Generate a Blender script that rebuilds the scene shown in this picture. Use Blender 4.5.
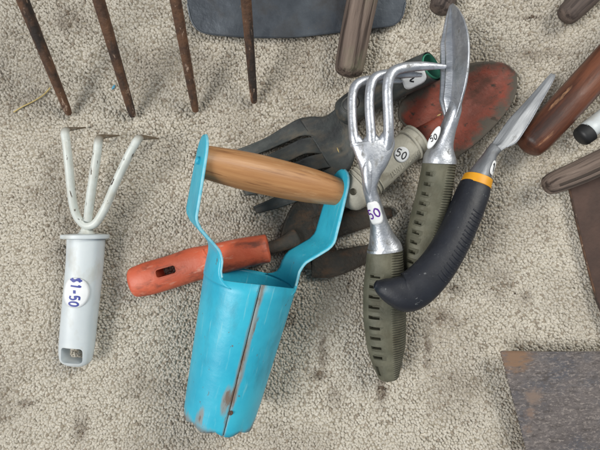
import bpy, bmesh, math, random
import numpy as np
from mathutils import Vector, Matrix

random.seed(7); rng = np.random.default_rng(7)
for o in list(bpy.data.objects): bpy.data.objects.remove(o)
S = bpy.context.scene
COL = S.collection

# ------------------------------------------------------------------ camera, light, exposure
D = 0.42            # camera height above the carpet (m), looking straight down
F = 460.0           # focal length in photo pixels (600 wide)
cam = bpy.data.cameras.new('camera'); camo = bpy.data.objects.new('camera', cam)
COL.objects.link(camo); camo.location = (0, 0, D); camo.rotation_euler = (0, 0, 0)
cam.sensor_width = 36.0; cam.lens = F / 600.0 * 36.0; cam.clip_start = 0.01; cam.clip_end = 50
S.camera = camo
S.render.resolution_x = 1024; S.render.resolution_y = 768

W = bpy.data.worlds.new('World'); S.world = W; W.use_nodes = True
bg = W.node_tree.nodes['Background']
bg.inputs[0].default_value = (0.80, 0.90, 1.0, 1); bg.inputs[1].default_value = 0.24

def area(name, loc, target, size, power, color):
    l = bpy.data.lights.new(name, 'AREA'); l.shape = 'RECTANGLE'
    l.size, l.size_y = size; l.energy = power; l.color = color
    o = bpy.data.objects.new(name, l); COL.objects.link(o); o.location = loc
    d = Vector(target) - Vector(loc); o.rotation_euler = d.to_track_quat('-Z', 'Y').to_euler()
    return o
area('open_doorway_light', (-2.2, -0.5, 2.75), (0.0, 0, 0), (1.6, 1.3), 98, (1.0, 0.985, 0.95))
area('right_fill_light', (1.25, 0.95, 1.5), (0.1, 0.05, 0), (0.9, 0.9), 29, (1.0, 0.965, 0.88))  # added fill lamp out of view, brightens the right side
S.view_settings.view_transform = 'Standard'; S.view_settings.look = 'None'
S.view_settings.exposure = 0.16; S.view_settings.gamma = 1.0
S.render.engine = 'CYCLES'

# ------------------------------------------------------------------ helpers
def P(px, py, h=0.0):
    """photo position of a thing whose height above the carpet is h -> its place in the room"""
    return np.array([(px - 300) / F * (D - h), (225 - py) / F * (D - h), h])
def M(px, h=0.0): return px / F * (D - h)      # length in photo pixels -> metres at height h

def spline(A, sub):
    A = np.asarray(A, float); n = len(A)
    if n < 3:
        t = np.linspace(0, 1, sub * (n - 1) + 1)[:, None]; return A[0] * (1 - t) + A[-1] * t
    out = []
    for i in range(n - 1):
        p0 = A[i - 1] if i > 0 else 2 * A[0] - A[1]
        p1, p2 = A[i], A[i + 1]
        p3 = A[i + 2] if i + 2 < n else 2 * A[-1] - A[-2]
        for k in range(sub):
            t = k / sub
            out.append(0.5 * (2 * p1 + (p2 - p0) * t + (2 * p0 - 5 * p1 + 4 * p2 - p3) * t * t + (3 * p1 - p0 - 3 * p2 + p3) * t ** 3))
    out.append(A[-1]); return np.array(out)

def unit(v): return v / (np.linalg.norm(v) + 1e-12)

class Geo:
    def __init__(s): s.v = []; s.f = []; s.loc = []; s.n = 0
    def add(s, v, f, loc=None):
        v = np.asarray(v, float); s.v.append(v); s.f += [tuple(int(i) + s.n for i in q) for q in f]
        s.loc.append(np.asarray(loc, float) if loc is not None else v.copy()); s.n += len(v); return s
    edge = None
    def join(s, g):
        for a, b in zip(g.v, g.loc): pass
        s.add(np.vstack(g.v), g.f, np.vstack(g.loc)); return s

def shift(g):
    """gives each alike piece its own stretch of grain or rust"""
    o = rng.uniform(-5, 5, 3); g.loc = [l + o for l in g.loc]; return g

class Surf:
    """remembers a swept surface so that labels and grooves can be laid on it"""
    def __init__(s, C, T, SD, N, W, H, L, p):
        s.C, s.T, s.SD, s.N, s.W, s.H, s.L, s.p = C, T, SD, N, W, H, L, p
        s.hand = 1 if np.dot(np.cross(SD[0], T[0]), N[0]) > 0 else -1
    def at(s, l, a, off=0.0):
        g = lambda X: np.array([np.interp(l, s.L, X[:, k]) for k in range(3)])
        c, sd, n = g(s.C), unit(g(s.SD)), unit(g(s.N)); w, h = np.interp(l, s.L, s.W), np.interp(l, s.L, s.H)
        e = 2.0 / s.p; ca, sa = math.cos(a), math.sin(a)
        x = math.copysign(abs(ca) ** e, ca) * w; y = math.copysign(abs(sa) ** e, sa) * h
        nn = unit(sd * ca / max(w, 1e-6) + n * sa / max(h, 1e-6))
        return c + sd * x + n * y + nn * off

def sweep(pts, Wd, Hd=None, n=20, sub=6, p=2.0, cap=(1.0, 1.0), up=(0, 0, 1), side=None, geo=None, capn=5, closed_caps=(True, True)):
    """tube of changing width / thickness along a path; sides = fixed side vectors if given"""
    pts = np.asarray(pts, float); Wd = np.asarray(Wd, float) * np.ones(len(pts))
    Hd = Wd if Hd is None else np.asarray(Hd, float) * np.ones(len(pts))
    C = spline(pts, sub); Wi = np.maximum(spline(Wd[:, None], sub)[:, 0], 1e-5); Hi = np.maximum(spline(Hd[:, None], sub)[:, 0], 1e-5)
    T = np.gradient(C, axis=0); T = T / np.linalg.norm(T, axis=1)[:, None]
    if side is not None:
        SDs = spline(np.asarray(side, float), sub) if np.ndim(side) == 2 else np.tile(np.asarray(side, float), (len(C), 1))
        SD = np.array([unit(a - t * np.dot(a, t)) for a, t in zip(SDs, T)]); N = np.cross(SD, T)
        if N[len(N) // 2][2] < 0: N = -N
    else:
        SD = []; ref = np.asarray(up, float)
        for t in T:
            sd = np.cross(t, ref); sd = unit(sd); nrm = unit(np.cross(sd, t)); ref = nrm; SD.append(sd)
        SD = np.array(SD); N = np.cross(SD, T)
    L = np.concatenate([[0], np.cumsum(np.linalg.norm(np.diff(C, axis=0), axis=1))])
    surf = Surf(C, T, SD, N, Wi, Hi, L, p)
    rows = []                                    # (centre, t, side, normal, w, h, l)
    r0 = min(Wi[0], Hi[0]) * cap[0]; r1 = min(Wi[-1], Hi[-1]) * cap[1]
    if cap[0] > 0:
        for k in range(capn, 0, -1):
            a = k / (capn + 0.35) * math.pi / 2
            rows.append((C[0] - T[0] * r0 * math.sin(a), SD[0], N[0], Wi[0] * math.cos(a), Hi[0] * math.cos(a), -r0 * math.sin(a)))
    for i in range(len(C)): rows.append((C[i], SD[i], N[i], Wi[i], Hi[i], L[i]))
    if cap[1] > 0:
        for k in range(1, capn + 1):
            a = k / (capn + 0.35) * math.pi / 2
            rows.append((C[-1] + T[-1] * r1 * math.sin(a), SD[-1], N[-1], Wi[-1] * math.cos(a), Hi[-1] * math.cos(a), L[-1] + r1 * math.sin(a)))
    V = []; Lc = []; e = 2.0 / p
    for c, sd, nr, w, h, l in rows:
        for j in range(n):
            a = 2 * math.pi * j / n; ca, sa = math.cos(a), math.sin(a)
            x = math.copysign(abs(ca) ** e, ca) * w; y = math.copysign(abs(sa) ** e, sa) * h
            V.append(c + sd * x + nr * y); Lc.append((x, y, l))
    Fc = []; m = len(rows)
    for i in range(m - 1):
        for j in range(n):
            a, b = i * n + j, i * n + (j + 1) % n
            Fc.append((a, b, b + n, a + n))
    if closed_caps[0]:
        V.append(rows[0][0]); Lc.append((0, 0, rows[0][5])); k = len(V) - 1
        Fc += [(k, (j + 1) % n, j) for j in range(n)]
    if closed_caps[1]:
        V.append(rows[-1][0]); Lc.append((0, 0, rows[-1][5])); k = len(V) - 1; b = (m - 1) * n
        Fc += [(k, b + j, b + (j + 1) % n) for j in range(n)]
    g = geo or Geo(); g.add(V, Fc, Lc); g.surf = surf; return g

def pairs(rows, sub=6, **kw):
    """sweep given by edge pairs: (Lx, Ly, Rx, Ry, height, half thickness)"""
    C, Wd, Hd, Sd = [], [], [], []
    for lx, ly, rx, ry, h, t in rows:
        a, b = P(lx, ly, h), P(rx, ry, h); C.append((a + b) / 2); Wd.append(np.linalg.norm(b - a) / 2); Hd.append(t); Sd.append(unit(b - a))
    return sweep(C, Wd, Hd, sub=sub, side=Sd, **kw)

def sheet(rows, m=12, bulge=lambda s, t: 0.0, sub=6):
    """bent plate given by edge pairs of 3D points; s across -1..1, t along 0..1"""
    A = spline(np.array([r[0] for r in rows]), sub); B = spline(np.array([r[1] for r in rows]), sub)
    V, Lc, Fc, E = [], [], [], []; k = len(A); mid = (A + B) / 2; LL = np.concatenate([[0], np.cumsum(np.linalg.norm(np.diff(mid, axis=0), axis=1))])
    for i in range(k):
        for j in range(m + 1):
            s = j / m * 2 - 1; q = A[i] * (0.5 - s / 2) + B[i] * (0.5 + s / 2)
            T = A[min(i + 1, k - 1)] + B[min(i + 1, k - 1)] - A[max(i - 1, 0)] - B[max(i - 1, 0)]
            nn = unit(np.cross(B[i] - A[i] + 1e-9, T))
            V.append(q + nn * bulge(s, i / (k - 1))); Lc.append((s * np.linalg.norm(B[i] - A[i]) / 2, 0, LL[i]))
            E.append(1 - min((1 - abs(s)) * np.linalg.norm(B[i] - A[i]) / 2, (LL[-1] - LL[i]) * .8) / .02)      # 1 at the rim, 0 from 2 cm inwards
    for i in range(k - 1):
        for j in range(m):
            a = i * (m + 1) + j; Fc.append((a, a + 1, a + m + 2, a + m + 1))
    g = Geo().add(V, Fc, Lc); g.edge = E; return g

def empty(name, loc, label, cat, group=None):
    o = bpy.data.objects.new(name, None); COL.objects.link(o); o.location = loc; o.empty_display_size = 0.02
    o['label'] = label; o['category'] = cat
    if group: o['group'] = group
    return o

def obj(name, g, mat, parent=None, smooth=True, solid=0.0, sharp=38, offset=0.0, sub=0, **props):
    v = np.vstack(g.v); loc = np.vstack(g.loc)
    base = np.zeros(3); q = parent
    while q is not None: base = base + np.array(q.location); q = q.parent
    me = bpy.data.meshes.new(name)
    me.from_pydata([tuple(x) for x in (v - base)], [], g.f); me.update()
    at = me.attributes.new('loc', 'FLOAT_VECTOR', 'POINT'); at.data.foreach_set('vector', loc.astype(np.float32).ravel())
    if g.edge is not None: me.attributes.new('edge', 'FLOAT', 'POINT').data.foreach_set('value', np.asarray(g.edge, np.float32))
    bm = bmesh.new(); bm.from_mesh(me); bmesh.ops.recalc_face_normals(bm, faces=bm.faces); bm.to_mesh(me); bm.free()
    if smooth:
        me.polygons.foreach_set('use_smooth', [True] * len(me.polygons)); me.set_sharp_from_angle(angle=math.radians(sharp))
    me.materials.append(mat)
    o = bpy.data.objects.new(name, me); COL.objects.link(o)
    if parent: o.parent = parent
    if solid:
        md = o.modifiers.new('thickness', 'SOLIDIFY'); md.thickness = solid; md.offset = offset
    if sub:
        md = o.modifiers.new('smooth', 'SUBSURF'); md.levels = sub; md.render_levels = sub
    for k, x in props.items(): o[k] = x
    return o

def cut(o, g):
    """carve the closed shape g out of mesh object o"""
    base = np.zeros(3); q = o.parent
    while q is not None: base = base + np.array(q.location); q = q.parent
    me = bpy.data.meshes.new('cutter'); me.from_pydata([tuple(x) for x in np.vstack(g.v) - base], [], g.f); me.update()
    bm = bmesh.new(); bm.from_mesh(me); bmesh.ops.recalc_face_normals(bm, faces=bm.faces); bm.to_mesh(me); bm.free()
    c = bpy.data.objects.new('cutter', me); COL.objects.link(c)
    if o.parent: c.parent = o.parent
    md = o.modifiers.new('cut', 'BOOLEAN'); md.object = c; md.operation = 'DIFFERENCE'; md.solver = 'EXACT'
    bpy.context.view_layer.update()
    ev = o.evaluated_get(bpy.context.evaluated_depsgraph_get())
    new = bpy.data.meshes.new_from_object(ev); o.modifiers.remove(md); o.data = new; new.name = o.name
    bpy.data.objects.remove(c)
    new.polygons.foreach_set('use_smooth', [True] * len(new.polygons)); new.set_sharp_from_angle(angle=math.radians(38))

def box_on(surf, l, a, dl, da, depth, geo, out=0.004):
    """closed box following a swept surface: length dl along, angle da around, sunk by depth"""
    V = []
    for off in (-depth, out):
        for (sl, sa) in ((-1, -1), (1, -1), (1, 1), (-1, 1)): V.append(surf.at(l + sl * dl / 2, a + sa * da / 2, off))
    return geo.add(V, [(0, 1, 2, 3), (4, 5, 6, 7), (0, 1, 5, 4), (1, 2, 6, 5), (2, 3, 7, 6), (3, 0, 4, 7)])

def polyplate(outline, thick, bevel=0.0006):
    """closed plate from an outline of 3D points, thickened downwards, edges slightly rounded"""
    bm = bmesh.new(); vs = [bm.verts.new(p) for p in outline]; f = bm.faces.new(vs)
    r = bmesh.ops.extrude_face_region(bm, geom=[f])
    for q in r['geom']:
        if isinstance(q, bmesh.types.BMVert): q.co.z -= thick
    bmesh.ops.recalc_face_normals(bm, faces=bm.faces)
    bmesh.ops.triangulate(bm, faces=[x for x in bm.faces if len(x.verts) > 4])
    bm.verts.index_update(); v = [tuple(q.co) for q in bm.verts]; fc = [tuple(q.index for q in x.verts) for x in bm.faces]; bm.free()
    return Geo().add(v, fc)

# ------------------------------------------------------------------ materials
def lin(r, g, b):
    f = lambda c: ((c / 255 + 0.055) / 1.055) ** 2.4 if c > 10 else c / 255 / 12.92
    return (f(r), f(g), f(b), 1)

def mk(name, c1, c2=None, scale=40, stretch=(1, 1, 1), rough=0.5, metal=0.0, bump=0.0, bscale=None, rvar=0.0, coord='loc', contrast=(0.35, 0.65),
       layers=(), spec=0.5, detail=5, ridges=None, sss=0.0, coat=0.0, trans=0.0):
    """layers: (colour, scale, low, high, stretch, roughness) patches of wear or dirt over the base"""
    m = bpy.data.materials.new(name); m.use_nodes = True; nt = m.node_tree; N, L = nt.nodes, nt.links
    b = N['Principled BSDF']; b.inputs['Metallic'].default_value = metal; b.inputs['Specular IOR Level'].default_value = spec
    if coord == 'loc':
        a = N.new('ShaderNodeAttribute'); a.attribute_name = 'loc'; vec = a.outputs['Vector']
    else:
        a = N.new('ShaderNodeTexCoord'); vec = a.outputs['Object']
    def noise(sc, st, det=detail, w=0.0):
        mp = N.new('ShaderNodeMapping'); mp.inputs['Scale'].default_value = st; mp.inputs['Location'].default_value = (w, w * 0.7, w * 1.3); L.new(vec, mp.inputs[0])
        n = N.new('ShaderNodeTexNoise'); n.inputs['Scale'].default_value = sc; n.inputs['Detail'].default_value = det; n.inputs['Roughness'].default_value = 0.62
        L.new(mp.outputs[0], n.inputs['Vector']); return n.outputs['Fac']
    def ramp(src, lo, hi):
        r = N.new('ShaderNodeMapRange'); r.inputs['From Min'].default_value = lo; r.inputs['From Max'].default_value = hi; L.new(src, r.inputs[0]); return r.outputs[0]
    def mix(f, c_a, c_b):
        x = N.new('ShaderNodeMix'); x.data_type = 'RGBA'; L.new(f, x.inputs[0])
        for i, c in ((6, c_a), (7, c_b)):
            if isinstance(c, tuple): x.inputs[i].default_value = c
            else: L.new(c, x.inputs[i])
        return x.outputs[2]
    n0 = noise(scale, stretch); col = mix(ramp(n0, *contrast), c1, c2 or c1)
    rg = N.new('ShaderNodeMapRange'); L.new(noise(scale * 1.7, stretch, w=3.1), rg.inputs[0]); rg.inputs['From Min'].default_value = .3; rg.inputs['From Max'].default_value = .7
    rg.inputs['To Min'].default_value = rough - rvar; rg.inputs['To Max'].default_value = rough + rvar; rout = rg.outputs[0]
    mout = None
    for i, ly in enumerate(layers):
        c, sc, lo, hi, st, r = ly[:6]; f = ramp(noise(sc, st, 8, w=1.7 * (i + 1)), lo, hi)
        if len(ly) == 9 and ly[6] == 'spot':    # a patch of its own round one point: ('spot', point, radius)
            dn = N.new('ShaderNodeVectorMath'); dn.operation = 'DISTANCE'; L.new(vec, dn.inputs[0]); dn.inputs[1].default_value = ly[7]
            ma = N.new('ShaderNodeMath'); ma.operation = 'MULTIPLY_ADD'; L.new(dn.outputs['Value'], ma.inputs[0]); ma.inputs[1].default_value = -1.0 / ly[8]; L.new(noise(sc, st, 8, w=1.7 * (i + 1)), ma.inputs[2])
            f = ramp(ma.outputs[0], lo, hi)
        elif len(ly) == 9:                        # gathered along the rim of a blade: ('edge', weight, offset)
            ea = N.new('ShaderNodeAttribute'); ea.attribute_name = 'edge'
            ma = N.new('ShaderNodeMath'); ma.operation = 'MULTIPLY_ADD'; L.new(ea.outputs['Fac'], ma.inputs[0]); ma.inputs[1].default_value = ly[7]; L.new(noise(sc, st, 8, w=1.7 * (i + 1)), ma.inputs[2])
            f = ramp(ma.outputs[0], lo, hi)
        elif len(ly) > 6:                         # limited to a span along the piece (loc z from a to b)
            sp = N.new('ShaderNodeSeparateXYZ'); L.new(vec, sp.inputs[0]); g = ramp(sp.outputs[2], ly[6], ly[7])
            mu = N.new('ShaderNodeMath'); mu.operation = 'MULTIPLY'; L.new(f, mu.inputs[0]); L.new(g, mu.inputs[1]); f = mu.outputs[0]
        col = mix(f, col, c)
        x = N.new('ShaderNodeMix'); L.new(f, x.inputs[0]); L.new(rout, x.inputs[2]); x.inputs[3].default_value = r; rout = x.outputs[0]
        if metal > 0:
            x = N.new('ShaderNodeMix'); L.new(f, x.inputs[0]); x.inputs[3].default_value = metal * 0.15
            if mout: L.new(mout, x.inputs[2])
            else: x.inputs[2].default_value = metal
            mout = x.outputs[0]
    if mout: L.new(mout, b.inputs['Metallic'])
    L.new(col, b.inputs['Base Color']); L.new(rout, b.inputs['Roughness'])
    hgt = None
    if bump:
        bp = N.new('ShaderNodeBump'); bp.inputs['Strength'].default_value = 1.0; bp.inputs['Distance'].default_value = bump
        L.new(noise(bscale or scale * 3, stretch, 6, w=5.0), bp.inputs['Height']); L.new(bp.outputs[0], b.inputs['Normal']); hgt = bp
    if ridges:                                  # fine moulded ribs across the grip on one flank: (pitch, depth, x low, x high)
        pitch, depth, x0, x1 = ridges
        sp = N.new('ShaderNodeSeparateXYZ'); L.new(vec, sp.inputs[0])
        mu = N.new('ShaderNodeMath'); mu.operation = 'MULTIPLY'; mu.inputs[1].default_value = 2 * math.pi / pitch; L.new(sp.outputs[2], mu.inputs[0])
        sn = N.new('ShaderNodeMath'); sn.operation = 'SINE'; L.new(mu.outputs[0], sn.inputs[0])
        g = ramp(sp.outputs[0], x0, x1); m2 = N.new('ShaderNodeMath'); m2.operation = 'MULTIPLY'; L.new(sn.outputs[0], m2.inputs[0]); L.new(g, m2.inputs[1])
        b2 = N.new('ShaderNodeBump'); b2.inputs['Distance'].default_value = depth; L.new(m2.outputs[0], b2.inputs['Height'])
        if hgt: L.new(hgt.outputs[0], b2.inputs['Normal'])
        L.new(b2.outputs[0], b.inputs['Normal'])
    if sss:
        b.inputs['Subsurface Weight'].default_value = sss; b.inputs['Subsurface Radius'].default_value = (0.006, 0.006, 0.007); b.inputs['Subsurface Scale'].default_value = 1.0
    if coat: b.inputs['Coat Weight'].default_value = coat; b.inputs['Coat Roughness'].default_value = 0.25
    return m

RUST = lin(92, 62, 44); SOIL = lin(88, 74, 58)
m_rust = mk('rusted_steel', lin(74, 54, 43), lin(112, 80, 58), 90, rough=.75, bump=.0012, bscale=260, metal=0.15, layers=[(lin(46, 38, 34), 60, .5, .62, (1, 1, .4), .8), (lin(168, 144, 126), 220, .60, .67, (1, 1, .5), .8)])
m_spade = mk('dark_spade_steel', lin(66, 71, 78), lin(92, 98, 105), 22, rough=.42, metal=.55, rvar=.1, bump=.0004, bscale=160, layers=[(lin(50, 48, 48), 25, .52, .72, (1, 1, 1), .7), (lin(96, 88, 80), 400, .66, .74, (1, .2, 1), .6)], coord='obj')
m_greywood = mk('weathered_grey_wood', lin(90, 76, 68), lin(128, 112, 102), 130, (1, 1, .05), rough=.8, bump=.0026, bscale=260, layers=[(lin(58, 46, 40), 210, .50, .62, (1, 1, .035), .85), (lin(104, 110, 84), 25, .6, .8, (1, 1, .5), .85)])
m_darkwood = mk('dark_weathered_wood', lin(70, 60, 56), lin(112, 98, 90), 140, (1, 1, .06), rough=.8, bump=.0012, bscale=240, layers=[(lin(44, 36, 34), 150, .52, .66, (1, 1, .04), .85)])
m_brownwood = mk('polished_brown_wood', lin(82, 46, 33), lin(112, 68, 48), 60, (1, 1, .2), rough=.38, rvar=.08, bump=.0005, bscale=200, layers=[(lin(48, 28, 22), 60, .48, .64, (1, 1, .12), .5), (lin(170, 128, 96), 90, .61, .70, (1, 1, .25), .6)])
m_beech = mk('oiled_beech', lin(164, 116, 74), lin(186, 138, 92), 200, (1, 1, .05), rough=.42, bump=.0002, bscale=500, rvar=.06, layers=[(lin(124, 82, 50), 340, .56, .7, (1, 1, .05), .5), (lin(200, 160, 118), 70, .58, .74, (1, 1, .3), .5)])
m_blue = mk('blue_enamel', lin(40, 162, 192), lin(58, 180, 206), 22, rough=.38, rvar=.09, bump=.00025, bscale=120, layers=[(lin(104, 186, 204), 300, .60, .70, (1, 1, .06), .5), (lin(44, 132, 154), 40, .56, .78, (1, 1, .4), .55), (lin(128, 140, 142), 60, .88, 1.02, (1, 1, .14), .6, 'edge', .62, 0), (lin(112, 98, 88), 190, 1.0, 1.10, (1, 1, .25), .75, 'edge', .62, 0), (lin(96, 84, 74), 240, .66, .70, (1, 1, .5), .7)])
m_bluerim = mk('scuffed_pale_blue_edge', lin(150, 200, 212), lin(90, 180, 205), 120, rough=.5)
m_white = mk('dirty_white_enamel', lin(206, 210, 206), lin(192, 196, 190), 60, rough=.42, layers=[(lin(64, 52, 44), 300, .62, .655, (1, 1, .35), .7), (lin(176, 168, 150), 60, .5, .75, (1, 1, .5), .6)])
m_whitetip = mk('bare_dirty_tip', lin(206, 210, 206), lin(192, 196, 190), 60, rough=.5, bump=.0003, layers=[(lin(104, 90, 72), 120, .30, .42, (1, 1, 1), .7, .004, .011)])
m_whiteplastic = mk('milky_white_plastic', lin(194, 201, 205), lin(204, 210, 212), 30, rough=.42, sss=.25, layers=[(lin(176, 174, 164), 60, .52, .8, (1, 1, .6), .5)])
m_orange = mk('worn_orange_plastic', lin(194, 86, 56), lin(204, 102, 72), 50, rough=.5, rvar=.08, bump=.0003, bscale=300, layers=[(lin(118, 62, 48), 90, .5, .68, (1, 1, .5), .6), (lin(206, 140, 118), 240, .60, .70, (1, 1, .25), .6)])
m_blackfork = mk('dull_dark_fork', lin(50, 54, 54), lin(70, 74, 72), 60, rough=.55, rvar=.1, bump=.0005, bscale=200, layers=[(lin(98, 90, 78), 90, .50, .70, (1, 1, .5), .8), (lin(32, 34, 36), 50, .5, .7, (1, 1, .4), .5)])
m_rustfork = mk('rusty_black_fork', lin(48, 46, 42), lin(66, 56, 46), 60, rough=.75, bump=.0012, bscale=220, layers=[(lin(92, 68, 50), 70, .52, .66, (1, 1, .5), .85), (lin(84, 78, 70), 130, .62, .7, (1, 1, .5), .8)], coord='loc')
m_green = mk('green_plastic', lin(52, 122, 98), lin(70, 150, 122), 60, rough=.5)
m_redblade = mk('dirty_red_paint', lin(134, 58, 40), lin(110, 52, 37), 45, rough=.6, rvar=.1, bump=.0006, bscale=240, layers=[(lin(84, 50, 38), 55, .48, .66, (1, 1, .6), .8), (lin(80, 74, 66), 60, .78, 1.0, (1, 1, 1), .9, 'edge', .58, 0), (lin(60, 50, 42), 160, .58, .68, (1, 1, 1), .85)], coord='loc')
m_soil = mk('caked_soil', lin(88, 84, 76), lin(70, 66, 58), 160, rough=.9, bump=.001)
m_tan = mk('dirty_tan_plastic', lin(172, 168, 154), lin(188, 184, 170), 60, rough=.6, bump=.0004, bscale=300, layers=[(lin(122, 114, 96), 80, .54, .74, (1, 1, .6), .75)])
m_alu = mk('cast_aluminium', lin(178, 182, 190), lin(204, 207, 213), 90, rough=.40, metal=.82, rvar=.1, bump=.0003, bscale=420, layers=[(lin(112, 112, 110), 180, .54, .70, (1, 1, .6), .6), (lin(92, 84, 72), 60, .64, .76, (1, 1, .6), .75)])
m_steel = mk('brushed_steel', lin(120, 123, 128), lin(146, 149, 154), 240, (1, 1, .1), rough=.52, metal=.7, rvar=.07, bump=.0002, bscale=500, layers=[(lin(110, 106, 100), 90, .6, .76, (1, 1, .6), .6)])
m_grip = mk('grey_green_grip', lin(82, 82, 68), lin(104, 102, 86), 60, rough=.62, bump=.0004, bscale=320, ridges=(.0021, .0009, .003, .006), layers=[(lin(76, 72, 56), 70, .5, .72, (1, 1, .6), .75)])
m_blackgrip = mk('black_rubber_grip', lin(26, 28, 36), lin(33, 36, 44), 60, rough=.5, rvar=.06, bump=.0002, bscale=400, layers=[(lin(96, 98, 100), 300, .645, .70, (1, 1, 1), .7)])
m_yellow = mk('yellow_plastic', lin(226, 160, 34), lin(212, 146, 30), 80, rough=.45)
m_black = mk('black_rubber', lin(30, 31, 33), lin(40, 41, 42), 60, rough=.5)
m_paper = mk('paper_sticker', lin(222, 224, 226), lin(232, 233, 234), 80, rough=.6)
m_ink_blue = mk('blue_ink', lin(40, 52, 140), rough=.5); m_ink_black = mk('black_ink', lin(28, 28, 34), rough=.5); m_ink_purple = mk('purple_ink', lin(92, 42, 140), rough=.5)
sb = P(600, 430); sq = lambda x, y: tuple(P(x, y, .017) - sb)
m_saw = mk('pitted_grey_steel', lin(94, 88, 88), lin(120, 112, 109), 40, (.8, 1.5, 1), rough=.62, metal=.2, rvar=.08, bump=.0006, bscale=170, coord='obj', contrast=(.3, .7),
           layers=[(lin(78, 80, 88), 22, .48, .66, (1, 1.4, 1), .6), (lin(74, 68, 66), 200, .5, .66, (.5, 1.5, 1), .7), (lin(142, 133, 128), 420, .50, .68, (.7, 1.2, 1), .65), (lin(82, 76, 74), 800, .52, .64, (.7, 1.2, 1), .7),
                   (lin(126, 100, 80), 220, -.02, .30, (.6, 1.5, 1), .8, 'spot', sq(514, 356), .034), (lin(122, 104, 94), 260, .04, .34, (.7, 1.4, 1), .8, 'spot', sq(531, 414), .016), (lin(122, 106, 96), 260, .02, .34, (.7, 1.3, 1), .8, 'spot', sq(534, 397), .02), (lin(120, 100, 88), 260, .04, .34, (.7, 1.3, 1), .8, 'spot', sq(530, 432), .014)])
m_brownplate = mk('dark_brown_rusty_plate', lin(62, 46, 40), lin(78, 58, 50), 50, rough=.7, metal=.1, bump=.0006, bscale=220, coord='obj')
m_straw = mk('straw', lin(196, 176, 118), lin(178, 156, 96), 200, rough=.6)
m_crumb = mk('soil_crumbs', lin(74, 58, 44), lin(52, 42, 34), 300, rough=.9, coord='obj')
m_fleck = mk('blue_fleck', lin(70, 140, 170), rough=.6)

def carpet_mat():
    m = bpy.data.materials.new('looped_wool'); m.use_nodes = True; N, L = m.node_tree.nodes, m.node_tree.links; b = N['Principled BSDF']
    a = N.new('ShaderNodeAttribute'); a.attribute_name = 'Col'
    t = N.new('ShaderNodeTexCoord'); n = N.new('ShaderNodeTexNoise'); n.inputs['Scale'].default_value = 1300; n.inputs['Detail'].default_value = 4
    L.new(t.outputs['Object'], n.inputs['Vector'])
    r = N.new('ShaderNodeMapRange'); L.new(n.outputs['Fac'], r.inputs[0]); r.inputs['From Min'].default_value = .3; r.inputs['From Max'].default_value = .7; r.inputs['To Min'].default_value = .72; r.inputs['To Max'].default_value = 1.1
    x = N.new('ShaderNodeMix'); x.data_type = 'RGBA'; x.blend_type = 'MULTIPLY'; x.inputs[0].default_value = 1; L.new(a.outputs['Color'], x.inputs[6]); L.new(r.outputs[0], x.inputs[7])
    L.new(x.outputs[2], b.inputs['Base Color']); b.inputs['Roughness'].default_value = .95; b.inputs['Specular IOR Level'].default_value = .15
    b.inputs['Sheen Weight'].default_value = .15; b.inputs['Sheen Roughness'].default_value = .5
    bp = N.new('ShaderNodeBump'); bp.inputs['Distance'].default_value = .0012; L.new(n.outputs['Fac'], bp.inputs['Height']); L.new(bp.outputs[0], b.inputs['Normal'])
    return m
m_loops = carpet_mat()
m_base = mk('carpet_backing', lin(160, 151, 134), lin(184, 175, 160), 300, rough=.95, bump=.002, bscale=700, coord='obj', spec=.1)

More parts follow.
